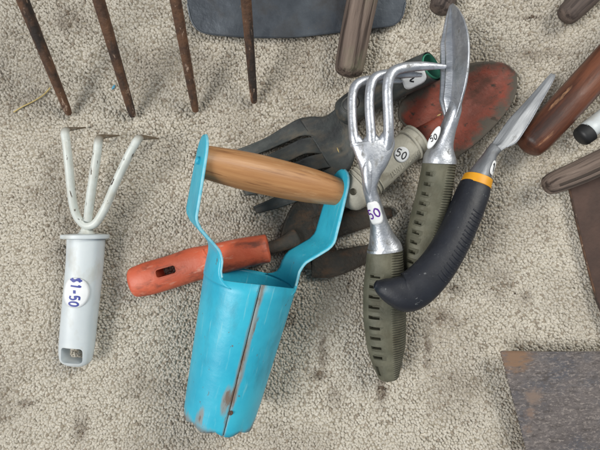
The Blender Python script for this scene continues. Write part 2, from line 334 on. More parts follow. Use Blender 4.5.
# ------------------------------------------------------------------ carpet
g = Geo().add([(-1.1, -.9, -.0019), (1.1, -.9, -.0019), (1.1, .9, -.0019), (-1.1, .9, -.0019)], [(0, 1, 2, 3)])
carpet = obj('carpet', g, m_base, smooth=False, kind='structure', label='beige looped pile carpet under all the tools')
def noise2(x, y, cell, seed):
    r = np.random.default_rng(seed); G = r.random((64, 64)); u, v = x / cell + 20, y / cell + 20
    i, j = np.floor(u).astype(int), np.floor(v).astype(int); fu, fv = u - i, v - j; fu = fu * fu * (3 - 2 * fu); fv = fv * fv * (3 - 2 * fv)
    q = lambda a, b: G[a % 64, b % 64]
    return (q(i, j) * (1 - fu) + q(i + 1, j) * fu) * (1 - fv) + (q(i, j + 1) * (1 - fu) + q(i + 1, j + 1) * fu) * fv
def make_loops():
    pitch = .0026; xs = np.arange(-.33, .33, pitch); ys = np.arange(-.265, .265, pitch * .87)
    X, Y = np.meshgrid(xs, ys); X = X + (np.arange(len(ys)) % 2)[:, None] * pitch / 2
    X, Y = X.ravel(), Y.ravel(); n = len(X)
    X = X + rng.normal(0, .00052, n); Y = Y + rng.normal(0, .00052, n)
    # rows drift a little so that no grid shows
    X = X + (noise2(X, Y, .03, 1) - .5) * .004; Y = Y + (noise2(X, Y, .027, 2) - .5) * .004
    rx = .00150 * (1 + rng.uniform(-.15, .55, n)); ry = .00150 * (1 + rng.uniform(-.2, .12, n)); rot = rng.uniform(0, math.pi, n)
    hz = .0031 + rng.normal(0, .00028, n) + (noise2(X, Y, .02, 3) - .5) * .0008
    k = 6; ang = np.arange(k) / k * 2 * math.pi; rings = [(1.0, 0.50), (.66, .90)]
    off = []
    for rr, zz in rings: off += [(math.cos(a) * rr, math.sin(a) * rr, zz) for a in ang]
    off.append((0, 0, 1.0)); off = np.array(off); nv = len(off)
    lx = off[None, :, 0] * rx[:, None]; ly = off[None, :, 1] * ry[:, None]; c, s = np.cos(rot)[:, None], np.sin(rot)[:, None]
    tx = rng.normal(0, .0004, n)[:, None]; ty = rng.normal(0, .0004, n)[:, None]
    V = np.stack([X[:, None] + lx * c - ly * s + tx * off[None, :, 2], Y[:, None] + lx * s + ly * c + ty * off[None, :, 2], -.0034 + off[None, :, 2] * hz[:, None]], -1).reshape(-1, 3)
    V = V + rng.normal(0, .00016, V.shape)
    fq = [(r * k + j, r * k + (j + 1) % k, (r + 1) * k + (j + 1) % k, (r + 1) * k + j) for r in range(len(rings) - 1) for j in range(k)]
    ft = [((len(rings) - 1) * k + j, (len(rings) - 1) * k + (j + 1) % k, len(rings) * k) for j in range(k)]
    base = (np.arange(n) * nv)[:, None, None]
    Q = (np.array(fq)[None] + base).reshape(-1, 4); T = (np.array(ft)[None] + base).reshape(-1, 3)
    me = bpy.data.meshes.new('carpet_loops'); me.vertices.add(len(V)); me.vertices.foreach_set('co', V.astype(np.float32).ravel())
    li = np.concatenate([Q.ravel(), T.ravel()]).astype(np.int32); me.loops.add(len(li)); me.loops.foreach_set('vertex_index', li)
    st = np.concatenate([np.arange(len(Q)) * 4, len(Q) * 4 + np.arange(len(T)) * 3]).astype(np.int32)
    me.polygons.add(len(st)); me.polygons.foreach_set('loop_start', st); me.update(calc_edges=True)
    me.polygons.foreach_set('use_smooth', np.ones(len(st), bool))
    # colour of each loop: mixed beige yarns, some grime, stains, upper-left shade painted in
    c0 = np.array(lin(226, 219, 206)[:3]); c1 = np.array(lin(210, 202, 187)[:3]); c2 = np.array(lin(172, 160, 144)[:3])
    f = rng.random(n)[:, None]; col = c0 * (1 - f) + c1 * f; dk = (rng.random(n) < .05)[:, None]; col = np.where(dk, c2, col)
    grime_and_shade = np.clip((noise2(X, Y, .07, 5) * .6 + noise2(X, Y, .025, 6) * .4 - .44) * 2.2, 0, 1) * .36
    for (sx, sy, w, h, a) in STAINS_AND_SHADE:
        q = P(sx, sy); grime_and_shade = np.maximum(grime_and_shade, min(1, a * 1.35) * np.exp(-(((X - q[0]) / M(w)) ** 2 + ((Y - q[1]) / M(h)) ** 2)) * np.clip(.45 + noise2(X, Y, .008, 9) * 1.0, 0, 1.2))
    grime_and_shade = np.clip(grime_and_shade * (.6 + .8 * rng.random(n)), 0, .9)[:, None]
    col = col * (1 - grime_and_shade) + np.array(lin(96, 76, 58)[:3]) * grime_and_shade
    C = np.ones((n, nv, 4), np.float32); C[:, :, :3] = col[:, None, :]
    at = me.attributes.new('Col', 'FLOAT_COLOR', 'POINT'); at.data.foreach_set('color', C.ravel())
    me.materials.append(m_loops); o = bpy.data.objects.new('carpet_loops', me); COL.objects.link(o); o.parent = carpet; o['kind'] = 'stuff'; return o
STAINS_AND_SHADE = [(382, 388, 5, 14, .75), (323, 352, 5, 16, .55), (318, 376, 9, 6, .5), (440, 318, 13, 11, .45), (428, 345, 5, 28, .5), (445, 325, 30, 22, .25),
          (80, 430, 6, 16, .5), (24, 404, 10, 4, .4), (290, 318, 8, 9, .5), (540, 55, 40, 9, .35), (530, 17, 22, 2.5, .6), (500, 280, 16, 20, .3),
          (70, 20, 26, 16, .35), (12, 70, 45, 50, .22), (395, 330, 26, 40, .22), (360, 300, 22, 30, .25), (300, 300, 30, 26, .22), (470, 130, 40, 50, .2), (270, 250, 40, 30, .2), (335, 395, 8, 14, .3), (455, 290, 8, 5, .4), (165, 160, 18, 20, .2), (300, 70, 30, 18, .15), (525, 300, 9, 10, .35), (490, 235, 5, 40, .25), (25, 90, 40, 34, .25)]  # broad far-left entries are off-frame shade painted into the loop colour
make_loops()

# ------------------------------------------------------------------ stickers with handwriting
GL = {'5': [[(.85, 1), (.2, 1), (.15, .58), (.55, .64), (.85, .38), (.6, .05), (.1, .08)]], '0': [[(.5, 1), (.12, .7), (.15, .25), (.5, 0), (.86, .3), (.84, .75), (.5, 1)]],
      '1': [[(.3, .75), (.55, 1), (.52, 0)]], '-': [[(.1, .45), (.8, .48)]], '2': [[(.12, .75), (.4, 1), (.8, .82), (.6, .45), (.1, .05), (.9, .05)]],
      '$': [[(.85, .82), (.5, .95), (.15, .75), (.45, .52), (.82, .3), (.5, .06), (.1, .2)], [(.5, 1.15), (.48, -.15)]], '.': [[(.3, .05), (.4, 0)]]}
def sticker(parent, surf, l0, a0, rl, ra, text='', ink=None, size=.006, rot=0.0, shape='round', pen=.00045):
    """flat paper label following a surface: rl half length along, ra half length around; rot turns the writing"""
    Rm = lambda l: max(np.interp(l, surf.L, surf.W), np.interp(l, surf.L, surf.H))
    def mp(u, v, off): return surf.at(l0 + v, a0 - surf.hand * u / Rm(l0), off)      # u around, v along
    V, Fc = [mp(0, 0, .0005)], []; K = 28; R = 5
    for r in range(1, R + 1):
        for k in range(K):
            a = 2 * math.pi * k / K; cu, cv = math.cos(a), math.sin(a)
            if shape != 'round':
                q = max(abs(cu), abs(cv)); f = .75 + .25 / q if False else min(1 / q, 1.16); cu, cv = cu * f, cv * f
            V.append(mp(cu * ra * r / R, cv * rl * r / R, .0005))
    for k in range(K): Fc.append((0, 1 + k, 1 + (k + 1) % K))
    for r in range(R - 1):
        for k in range(K): a, b = 1 + r * K + k, 1 + r * K + (k + 1) % K; Fc.append((a, a + K, b + K, b))
    st = obj('price_sticker', Geo().add(V, Fc), m_paper, parent, solid=.00018, offset=1)
    if text:
        g = Geo(); wd = size * .78; x0 = -len(text) * wd / 2; cr, sr = math.cos(rot), math.sin(rot)
        for i, ch in enumerate(text):
            for stroke in GL[ch]:
                pts = spline(np.array(stroke, float), 5); A = []
                for j, (x, y) in enumerate(pts):
                    t = pts[min(j + 1, len(pts) - 1)] - pts[max(j - 1, 0)]; t = t / (np.linalg.norm(t) + 1e-9); nx, ny = -t[1], t[0]
                    for sg in (-1, 1):
                        X = x0 + i * wd + x * size * .62 + sg * nx * pen; Y = (y - .5) * size + sg * ny * pen
                        A.append(mp(X * cr - Y * sr, X * sr + Y * cr, .00085))
                g.add(A, [(2 * j, 2 * j + 1, 2 * j + 3, 2 * j + 2) for j in range(len(pts) - 1)])
        obj('handwritten_price', g, ink, st, smooth=False)
    return st

# ------------------------------------------------------------------ garden fork leaning in from the top
T0 = [P(68.5, 113, .004), P(132.5, 115, .004), P(195.5, 110, .004), P(254, 101, .004)]
fork = empty('garden_fork', (-.13, .30, 0), 'large rusty garden fork with four long round tines at top left', 'garden fork')
dirv = unit(np.array([0.0, 1.0, 1.0])); ends = []
for i, p0 in enumerate(T0):
    pts = [p0 + dirv * d + np.array([0, 0, -1.0]) * .010 * math.sin(d / .27 * math.pi) * 0 for d in (0, .01, .06, .13, .20, .27)]
    mid = (i - 1.5) / 1.5
    pts[-1] = pts[-1] - np.array([mid * .004, 0, 0])
    obj('tine', shift(sweep(pts, [.0028, .0034, .0040, .0046, .0052, .0060], n=14, p=2.6, cap=(.8, .3))), m_rust, fork); ends.append(pts[-1])
e0, e3 = ends[0], ends[3]; em = (e0 + e3) / 2
arch = [e0 + dirv * -.01, e0 + dirv * .012 + (em - e0) * .12, em + dirv * .03, e3 + dirv * .012 + (em - e3) * .12, e3 + dirv * -.01]
obj('head_bar', sweep(arch, .009, n=14, p=2.5), m_rust, fork)
obj('socket', sweep([em + dirv * .02, em + dirv * .07, em + dirv * .16], [.012, .015, .018], n=18), m_rust, fork)
obj('shaft', sweep([em + dirv * .14, em + dirv * .30], [.0165, .0165], n=18), m_greywood, fork)

# ------------------------------------------------------------------ spade behind it
spade = empty('spade', (P(295, 0)[0], P(295, -60)[1], 0), 'dark blue-grey steel spade blade at the top edge behind the fork', 'spade')
tilt = math.tan(math.radians(13))
def sp(px, py): 
    q = P(px, py, .004); yy = q[1] - P(0, 37)[1]; q[2] = .004 + max(0, yy) * tilt; return q
half = [(189, 8, 1), (192, 22, 0), (199, 31, 0), (212, 34.5, 0), (235, 36.5, 0), (265, 37.5, 0), (295, 37.0, 0), (325, 34, 0), (355, 30.5, 0), (384, 27.5, 0), (395, 25, 0), (401.5, 18, 0), (404, 6, 0)]
ol = [sp(a, b) for a, b, _ in half]
up = [sp(412, -180), sp(395, -192), sp(300, -200), sp(196, -190), sp(176, -176)]
obj('blade', polyplate(ol + up, .0022), m_spade, spade, smooth=False)
rim = spline(np.array(ol), 4) + np.array([0, 0, .0004])
obj('worn_edge', sweep(rim, .0007, n=8, sub=1), m_spade, spade)
obj('socket', sweep([sp(303, -90) + np.array([0, 0, .003]), sp(302, -150) + np.array([0, 0, .008]), sp(301, -230) + np.array([0, 0, .014])], [.004, .012, .017], [.002, .01, .016], n=16), m_spade, spade)

# ------------------------------------------------------------------ handle ends reaching in from the edges
def stick(name, pts, r, m, label, cat='tool handle', n=22, cap=(.45, .4), group='long tool handles lying around the edges', p=2.0, H=None):
    q = [P(*a) for a in pts]
    e = empty(name, (q[0][0], q[0][1], 0), label, cat, group)
    gg = shift(sweep(q, r, H, n=n, cap=cap, sub=8, p=p)); obj('shaft', gg, m, e); return e, gg.surf
stick('wooden_handle', [(349, 70, .0135), (351, 58, .0140), (356, 30, .016), (363, -4, .020), (385, -110, .045)], [.0125, .0130, .0132, .0136, .0145], m_greywood, 'weathered grey wooden handle lying across the dark spade blade')
stick('wooden_handle', [(440, 8, .0115), (444, -2, .012), (462, -60, .02), (500, -160, .04)], [.0098, .0108, .011, .012], m_darkwood, 'short dark wooden handle end above the tip of the shiny trowel')
stick('wooden_handle', [(567, 15, .011), (572, 10, .0115), (592, -10, .013), (660, -80, .03)], [.0096, .0105, .0115, .012], m_darkwood, 'dark grey handle end in the top right corner')
br, brs = stick('wooden_handle', [(530, 144, .0145), (538, 136, .015), (566, 106, .018), (600, 69, .022), (700, -38, .04)], [.0132, .0142, .0143, .0145, .015], m_brownwood, 'polished reddish brown wooden handle beside the black-gripped trowel', cap=(.5, .4))
gw, gws = stick('wooden_handle', [(549, 185, .017), (556, 182, .0175), (578, 173, .019), (604, 161, .022), (700, 118, .035)], [.0086, .0098, .0107, .0112, .013], m_greywood, 'cracked silvery grey wooden handle lying on the dark brown plate', cap=(.6, .4))
# two drying cracks along the grey handle
g = Geo()
for a in (1.15, .72):
    V = []; ls = np.linspace(.004, .12, 20)
    for l in ls:
        for off, da in ((-.0012, 0), (.0015, -.035), (.0015, .035)): V.append(gws.at(l, a + .06 * math.sin(l * 60), off) if da == 0 else gws.at(l, a + .06 * math.sin(l * 60) + da, off))
    f = []
    for i in range(len(ls) - 1):
        b = i * 3; f += [(b, b + 1, b + 4, b + 3), (b + 1, b + 2, b + 5, b + 4), (b + 2, b, b + 3, b + 5)]
    b = (len(ls) - 1) * 3; f += [(0, 2, 1), (b, b + 1, b + 2)]; g.add(V, f)
cut(gw.children[0], g)
# worn pale ring on the brown handle
th = np.linspace(0, 2 * math.pi, 25)
g = sweep([brs.at(.087 + .0042 * math.sin(t), 1.75 + .30 * math.cos(t), .0002) for t in th], .0005, .0003, n=6, sub=1); obj('pale_ring_mark', g, m_paper, br)

rod = empty('capped_rod', tuple(P(586, 134)), 'white rod with a black rubber cap at the right edge', 'rod')
obj('tube', sweep([P(587, 131, .011), P(604, 118, .013), P(690, 52, .03)], [.0084, .0084, .0090], n=20, cap=(.2, .3)), m_whiteplastic, rod)
obj('cap', sweep([P(582, 136.5, .010), P(588.5, 131.5, .0108)], [.0090, .0095], n=20, cap=(.5, .1)), m_black, rod)

pl = empty('steel_plate', tuple(P(600, 260)), 'dark brown rusty steel plate under the grey handle', 'plate')
ol = [P(x, y, .006) for x, y in ((569, 186), (571, 196), (577, 222), (585, 256), (594, 290), (602, 314), (650, 420), (760, 420), (760, 150), (600, 150), (572, 172))]
obj('plate', polyplate(ol, .0022), m_brownplate, pl, smooth=False)
obj('worn_edge', sweep(spline(np.array(ol[:7]), 4), .0009, n=8, sub=1), m_rust, pl)

saw = empty('saw_blade', tuple(P(600, 430)), 'broad pitted grey saw blade with toothed left edge at bottom right', 'saw')
def sw(x, y): return P(x, y, .019 - .015 * min(1, max(0, (y - 350) / 190)))
ol = []; k = 0; y = 352.5
while y < 545:
    x = 501 + (y - 352) * .262; ol += [sw(x - .7, y), sw(x + 1.0, y + 2.4)]; y += 4.2
ol += [sw(760, 545), sw(760, 353.5), sw(620, 351.5), sw(560, 351.8), sw(503, 351.2)]
obj('blade', polyplate(ol, .0016), m_saw, saw, smooth=False)
obj('back_edge', sweep([sw(504, 352), sw(560, 352.3), sw(620, 352), sw(740, 354)], .0005, n=8, sub=3), m_saw, saw)

# ------------------------------------------------------------------ white hand cultivator
wc = empty('hand_cultivator', tuple(P(84, 240)), 'white three-pronged hand cultivator with milky plastic handle', 'cultivator')
hs = pairs([(68.5, 238, 104, 240, .0150, .0125), (67.5, 262, 102.5, 264, .0150, .0125), (65, 290, 99.5, 292, .0145, .0122), (62.3, 318, 96.5, 320, .0140, .0118), (60.3, 341, 94.3, 342.5, .0132, .0110), (59.8, 350, 93, 351, .0128, .0105), (60.3, 357, 91.5, 358.5, .0125, .010)], n=28, p=2.3, cap=(.15, .75))
hd = obj('handle', hs, m_whiteplastic, wc); sf = hs.surf
def block(c, ex, ey, sx, sy, z0, z1, r=.0025, K=5):
    V = []; 
    for z in (z0, z1):
        for qx, qy, a0 in ((1, 1, 0), (-1, 1, 90), (-1, -1, 180), (1, -1, 270)):
            for k in range(K): a = math.radians(a0 + 90 * k / (K - 1)); V.append(np.array(c) + ex * (qx * (sx - r) + r * math.cos(a)) + ey * (qy * (sy - r) + r * math.sin(a)) + np.array([0, 0, z - c[2]]))
    n = 4 * K; f = [tuple(range(n)), tuple(range(n, 2 * n))] + [(i, (i + 1) % n, n + (i + 1) % n, n + i) for i in range(n)]
    return Geo().add(V, f)
ax = unit(P(76, 352, .013) - P(85.5, 240, .013)); sx = np.array([-ax[1], ax[0], 0]); sx = sx if sx[0] > 0 else -sx
cut(hd, block(P(76.3, 353, .0128), sx, ax, M(10.6, .013), M(7.6, .013), -.01, .04, .003))
obj('collar', pairs([(62.5, 234, 108, 236, .0155, .0165), (62.5, 237, 108, 239.5, .0155, .0165)], n=32, p=2.2, cap=(.08, .08)), m_whiteplastic, wc)
ferr = obj('ferrule', sweep([P(86.5, 237, .017), P(86.8, 230, .018), P(86.5, 225, .019)], [.0085, .0052, .0030], n=18), m_white, wc)
u = [(66, 140, .040), (68.5, 162, .037), (71, 188, .031), (73.5, 206, .0265), (78, 218, .0235), (86, 225.5, .0215), (95, 223.5, .0220), (103, 212, .0245), (109, 199, .0275), (117, 180, .033), (128, 157, .038), (134, 146, .040)]
pr = .0035
obj('outer_prongs', sweep([P(*q) for q in u], [pr * .95] + [pr] * 10 + [pr * .95], n=16, cap=(.2, .2)), m_white, wc)
obj('centre_prong', sweep([P(88, 220, .0225), P(89.5, 205, .027), P(93, 180, .034), (P(97.5, 150, .040))], [pr * 1.05, pr * 1.08, pr * 1.05, pr * .98], n=16, cap=(.3, .2)), m_white, wc)
for a, b, c, d, e in (((66, 140, .040), (65, 133, .0405), (67, 129.5, .037), (76, 128.5, .018), (85, 127.5, .0015)), ((97.5, 150, .040), (98.6, 141, .0412), (101, 137, .038), (110, 136, .018), (119, 135.5, .0015)), ((134, 146, .040), (137.5, 140, .0405), (141, 137.5, .037), (150, 137.6, .018), (158, 138.5, .0015))):
    q = [P(*x) for x in (a, b, c, d, e)]
    obj('prong_tip', sweep(q, [pr * .97, pr * .97, pr * .9, pr * .6, pr * .3], [pr * .97, pr * .9, pr * .62, pr * .35, pr * .2], n=14, cap=(.1, .6)), m_whitetip, wc)
sticker(wc, sf, .0455, math.pi / 2 + .02, .0130, .0115, '$1-50', m_ink_blue, .0066, math.pi / 2, pen=.00075)

# ------------------------------------------------------------------ orange-handled hand fork
of = empty('hand_fork', tuple(P(270, 250)), 'rusty hand fork with worn orange plastic handle under the blue planter', 'hand fork')
hg = pairs([(133.5, 267, 138, 297, .0145, .0110), (146, 262, 151, 295, .0150, .0118), (168, 255.5, 175, 288, .0150, .0118), (190, 248, 197, 281, .0148, .0125), (204, 245.5, 211, 277, .0148, .0135), (238, 238.5, 244, 268.5, .0148, .0135), (264, 234.5, 270, 262.5, .0145, .0125)], n=28, p=2.4, cap=(.5, .2))
hd = obj('handle', hg, m_orange, of)
ax = unit(P(176, 268.5, .015) - P(157, 274, .015)); sx = np.array([ax[1], -ax[0], 0])
cut(hd, block(P(166.5, 271.3, .024), ax, sx, M(10, .025), M(3.9, .025), -.02, .05, .0022))
# thumb scallop ridge on the handle
obj('moulded_ridge', sweep([hg.surf.at(.066, math.pi / 2 + .75, .0002), hg.surf.at(.0705, math.pi / 2, .0004), hg.surf.at(.066, math.pi / 2 - .75, .0002)], .0012, .0008, n=10), m_orange, of)
obj('shank', sweep([P(266, 249, .014), P(280, 245, .014), P(296, 238, .011)], [.0062, .0060, .0085], [.006, .0055, .0030], n=14), m_rustfork, of)
pb = [(P(281, 236, .009), P(286, 256, .009)), (P(286, 219, .008), P(294, 263, .008)), (P(295, 203, .007), P(304, 268, .007)), (P(306, 197, .006), P(316, 271, .006)), (P(318, 193, .006), P(326, 271, .006)), (P(330, 192, .006), P(337, 268, .006))]
obj('head_plate', sheet(pb, 14, lambda s, t: -.003 * (1 - s * s) + .0015 * math.sin(s * 9) * t), m_rustfork, of, solid=.0025)
for tp in ([(312, 204, .006), (334, 197, .006), (352, 191, .005), (378, 186, .004)], [(316, 231, .0065), (340, 223, .0065), (365, 217.5, .006), (391, 212.5, .004)], [(312, 264, .0065), (332, 264, .0065), (356, 257, .006), (386, 247, .004)]):
    obj('tine', sweep([P(*q) for q in tp], [.0122, .0118, .0095, .0045], [.002, .0024, .0020, .0014], n=16, cap=(.2, .7)), m_rustfork, of)

# ------------------------------------------------------------------ dark hand fork with hollow handle
df = empty('hand_fork', tuple(P(340, 120)), 'dark grey hand fork with hollow black handle, green inside its open end', 'hand fork')
hpts = [P(346, 112, .021), P(356, 105, .0235), (P(380, 91.5, .027)), P(410, 76.5, .031), P(441, 62.5, .0345)]
hr = [.0122, .0126, .0128, .0128, .0126]
hgeo = sweep(hpts, hr, [.010, .0115, .0122, .0124, .0122], n=26, cap=(.8, 0), closed_caps=(True, False), sub=8)
def slant(gm, T, L0, amt=.018):
    v, lc = gm.v[0], gm.loc[0]
    for i in range(len(v)):
        f = max(0, min(1, (lc[i][2] - L0) / .024)); v[i] = v[i] - T * amt * f * max(0, (lc[i][1] / .0124 + 1) / 2) ** 1.3
hT = unit(hpts[4] - hpts[3]); slant(hgeo, hT, hgeo.surf.L[-1] - .024)
hd = obj('handle', hgeo, m_blackfork, df, solid=.0007, offset=0)
ctr = P(353.5, 104, .03); cut_g = sweep([P(350, 107, .045), P(351, 106.5, .026)], [.0052, .0050], [.0078, .0074], n=18, cap=(0, 0), up=(.45, .89, 0))
lg = sweep([hpts[4] - hT * .032, hpts[4] - hT * .022, hpts[4] - hT * .010, hpts[4] + hT * .0007], [.0109] * 4, n=26, cap=(0, 0), closed_caps=(True, False)); slant(lg, hT, .0087)
obj('green_lining', lg, m_green, df, solid=.0009)
eye = [hgeo.surf.at(.0065 + .0064 * math.sin(t), 1.75 + .46 * math.cos(t), .0009) for t in np.linspace(0, 2 * math.pi, 22)]
obj('hole_shade_disc', Geo().add([hgeo.surf.at(.0065, 1.75, .0007)] + [hgeo.surf.at(.0065 + .0062 * math.sin(t), 1.75 + .44 * math.cos(t), .0008) for t in np.linspace(0, 2 * math.pi, 22)[:-1]], [(0, i + 1, (i + 1) % 21 + 1) for i in range(21)]), m_black, df)  # black disc on the surface, painted shade for the hole's inside
obj('hole_rim', sweep(eye, .0009, .0007, n=8, sub=1), m_blackfork, df)
pm = [(P(340, 103, .019), P(357, 124, .019)), (P(333, 111, .0185), P(357, 142, .017)), (P(324, 116.5, .0175), P(354, 160, .015)), (P(311, 116.5, .017), P(347, 174, .0135)), (P(300, 119, .0165), P(338, 180, .013))]
obj('palm', sheet(pm, 14, lambda s, t: .0012 * (1 - s * s) - .0002), m_blackfork, df, solid=.0022)
HS = (.0130, .0166, .0150, .0115, .0080, .0040)
for up_, lo_ in (([(325, 118), (303, 117.5), (285, 126), (265, 138), (240, 148.5), (222, 155)], [(327, 140), (305, 135.5), (288, 141.5), (268, 150), (248, 157), (225, 162)]),
                 ([(325, 137), (304, 138), (289, 144.5), (269, 154.5), (251, 163), (232, 172)], [(327, 154), (307, 153.5), (291, 160), (273, 168), (254, 175), (235, 179)]),
                 ([(328, 152), (308, 156.5), (293, 163.5), (276, 172.5), (259, 181), (242, 188.5)], [(333, 167), (319, 169.5), (302, 177.5), (284, 185), (264, 192.5), (245, 195.5)]),
                 ([(336, 165), (320, 172.5), (303, 183), (286, 192), (269, 200), (253, 207)], [(346, 176), (333, 186), (317, 194), (297, 201.5), (276, 208.5), (256, 213.5)])):
    obj('tine', sheet([(P(*a, h), P(*b, h)) for a, b, h in zip(up_, lo_, HS)], 10, lambda s, t: .0009 * (1 - s * s) + .0004), m_blackfork, df, solid=.0020)
sticker(df, hgeo.surf, .0608, math.pi / 2 - .30, .0098, .0082, '2', m_ink_black, .007, .9, shape='square', pen=.0006)

# ------------------------------------------------------------------ red-bladed trowel with tan handle
rt = empty('trowel', tuple(P(430, 130)), 'trowel with dirty red blade and dull tan ribbed plastic handle', 'trowel')
rb = [(P(409, 128, .016), P(430, 148, .016)), (P(399, 117, .016), P(448, 160, .016)), (P(402, 102, .016), P(463, 153, .016)), (P(421, 84, .016), P(481, 139, .016)), (P(446, 71, .016), P(499, 121, .016)), (P(470, 63.5, .016), P(512, 103, .015)), (P(490, 61.5, .014), P(517, 88, .013)), (P(503, 63, .012), P(517, 77, .011)), (P(509, 66, .011), P(515, 71, .011))]
obj('blade', sheet(rb, 22, lambda s, t: -.010 * (1 - s * s) * min(1, (1 - t) * 2.2) + .0025 * math.exp(-(s / .12) ** 2) * max(0, .5 - t)), m_redblade, rt, solid=.0018)
tn = [P(352, 193.5, .026), P(362, 185, .026), P(376, 173.5, .0255), P(392, 160, .025), P(408, 147, .024), P(417, 139.5, .023)]
tg = sweep(tn, [.0158, .0156, .0150, .0144, .0138, .0136], [.0145, .0140, .0135, .0130, .0126, .0124], n=30, cap=(.85, .1), sub=8)
hd = obj('handle', tg, m_tan, rt)
cut(hd, sweep([tg.surf.at(-.001, 1.62, .006), tg.surf.at(-.001, 1.62, -.008)], .0030, n=16, cap=(0, 0), up=(0, 1, 0)))
for k, l in enumerate((.0085, .012, .0155, .019, .0225)):
    c = tg.surf; th = np.linspace(0, 2 * math.pi, 31)
    obj('moulded_rib', sweep([c.at(l, t, .0002) for t in th], .0007, .0007, n=8, sub=1), m_tan, rt)
for l in (.066, .0745): obj('collar_ring', sweep([tg.surf.at(l, t, .0003) for t in np.linspace(0, 2 * math.pi, 31)], .0012, .0012, n=8, sub=1), m_tan, rt)
g = Geo(); r2 = random.Random(3)
for k in range(15):                             # worn raised lettering, no longer readable
    l = .034 + k * .0021
    g.join(sweep([tg.surf.at(l, 1.05, .0002), tg.surf.at(l + r2.uniform(-.0006, .0006), .72, .0002)], .00042, .0004, n=6, sub=2, cap=(.5, .5)))
    if k % 2: g.join(sweep([tg.surf.at(l, r2.choice((1.05, .88, .73)), .0002), tg.surf.at(l + .0016, r2.choice((1.04, .74)), .0002)], .0004, .0004, n=6, sub=2, cap=(.5, .5)))
obj('worn_embossing', g, m_tan, rt)
obj('shank', sweep([P(416, 140, .022), P(424, 134, .019), P(440, 121, .012)], [.0095, .008, .0045], [.006, .005, .002], n=14), m_redblade, rt)
sticker(rt, tg.surf, .0505, math.pi / 2 - .10, .0064, .0064, '50', m_ink_black, .0062, .44, pen=.0005)

# ------------------------------------------------------------------ cast aluminium claw
cl = empty('hand_cultivator', tuple(P(385, 300)), 'cast aluminium three-pronged claw cultivator with grey-green ribbed grip', 'cultivator')
gp = pairs([(367.5, 249, 402, 250, .033, .0140), (366, 264, 403, 264, .0315, .0142), (363.5, 290, 405.5, 290, .0280, .0145), (363.5, 318, 405.5, 317, .0245, .0145), (366.5, 344, 405, 342, .021, .0140), (371, 360, 402, 359, .0185, .0125), (377, 374, 399, 373.5, .0165, .0105)], n=30, p=2.35, cap=(.1, .55), sub=8)
grip = obj('grip', gp, m_grip, cl); c = Geo()
for k in range(9): box_on(gp.surf, .020 + k * .0088, math.pi / 2 + .62, .0026, .62, .0052, c)
box_on(gp.surf, .1035, math.pi / 2 + .85, .009, .30, .003, c)
cut(grip, c)
# neck flaring into the ferrule
ng = pairs([(367, 250.5, 402.5, 251.5, .0335, .0142), (367.5, 246, 401, 247, .034, .0138), (369.5, 236, 394, 236, .0375, .0110), (370, 222, 387.5, 221, .0425, .0085), (366.5, 205, 381.5, 203, .0485, .0072), (363, 190, 377, 188, .0525, .0068), (361, 176, 381, 174, .0555, .0060), (356.5, 162, 389, 160, .0575, .0052), (352, 149, 394.5, 145, .0590, .0045), (351.0, 143, 394.5, 139, .0596, .0036)], n=24, p=2.2, cap=(.1, .2))
obj('neck', ng, m_alu, cl)
obj('neck_rib', sweep([P(370, 196, .0565), P(368, 184, .0588), P(368, 168, .0605), P(370, 150, .0608)], [.0012, .0034, .0042, .0012], [.001, .0026, .0024, .0008], n=12), m_alu, cl)
for q, rr in (([(361, 160, .0560), (355, 142, .0560), (353, 128, .0555), (352.2, 112, .0545), (352.5, 96, .0540), (356, 85.5, .0535), (366, 80.5, .052), (382, 80, .050), (401, 81.5, .0475)], .0037),
              ([(371, 162, .0560), (371.5, 146, .0588), (371, 130, .0600), (369.5, 110, .0610), (370, 91, .0615), (374, 79, .0610), (385, 74.5, .0590), (402, 74.2, .0565), (421, 75, .0540)], .0038),
              ([(382, 160, .0565), (387.5, 143, .0605), (388.7, 128, .0645), (388, 108, .0665), (387.5, 88, .0680), (391, 74.5, .0685), (401, 68.5, .0670), (422, 66.2, .0630), (445, 66.5, .0585)], .0040)):
    obj('prong', sweep([P(*x) for x in q], [rr * .5, rr * 1.1, rr * 1.02, rr, rr, rr * 1.05, rr, rr * .88, rr * .42], n=18, cap=(.4, .6)), m_alu, cl)
for a, b in (((355, 141, .0568), (371, 141, .0592)), ((371, 139, .0595), (388, 137, .062))):
    obj('web', sweep([P(*a), (P(*a) + P(*b)) / 2 + np.array([0, -.003, -.0005]), P(*b)], [.0060, .0040, .0060], [.003, .0025, .003], n=12), m_alu, cl)
sticker(cl, ng.surf, .0385, math.pi / 2 + .35, .0095, .0062, '50', m_ink_purple, .0072, .25, shape='square', pen=.0006)

# ------------------------------------------------------------------ cast aluminium trowel on its edge
tr = empty('trowel', tuple(P(430, 230)), 'cast aluminium trowel turned on its edge, with grey-green ribbed grip', 'trowel')
pg = pairs([(423.5, 163, 455, 162, .040, .0135), (421, 174, 453.5, 176, .0385, .0138), (417, 193, 450.5, 197, .0355, .0140), (411, 216, 446, 222, .0315, .0140), (405.5, 243, 438.5, 250, .0265, .0140), (403, 266, 432, 274, .0220, .0135), (404, 282, 425, 289, .0185, .011)], n=30, p=2.35, cap=(.1, .55), sub=8)
grip = obj('grip', pg, m_grip, tr); c = Geo()
for k in range(11): box_on(pg.surf, .010 + k * .0082, math.pi / 2 + .78, .0028, .55, .0052, c)
cut(grip, c)
obj('neck', pairs([(423, 164, 455.5, 163, .0405, .0138), (425, 156, 455, 155.5, .0415, .0130), (432, 145, 453, 145, .0440, .0105), (439, 131, 455, 132, .0475, .0085), (444, 119, 458, 121, .050, .0090), (446.5, 110, 460.5, 111, .051, .0095), (449, 102, 461, 102.5, .051, .0060)], n=22, p=2.2, cap=(.1, .3)), m_alu, tr)
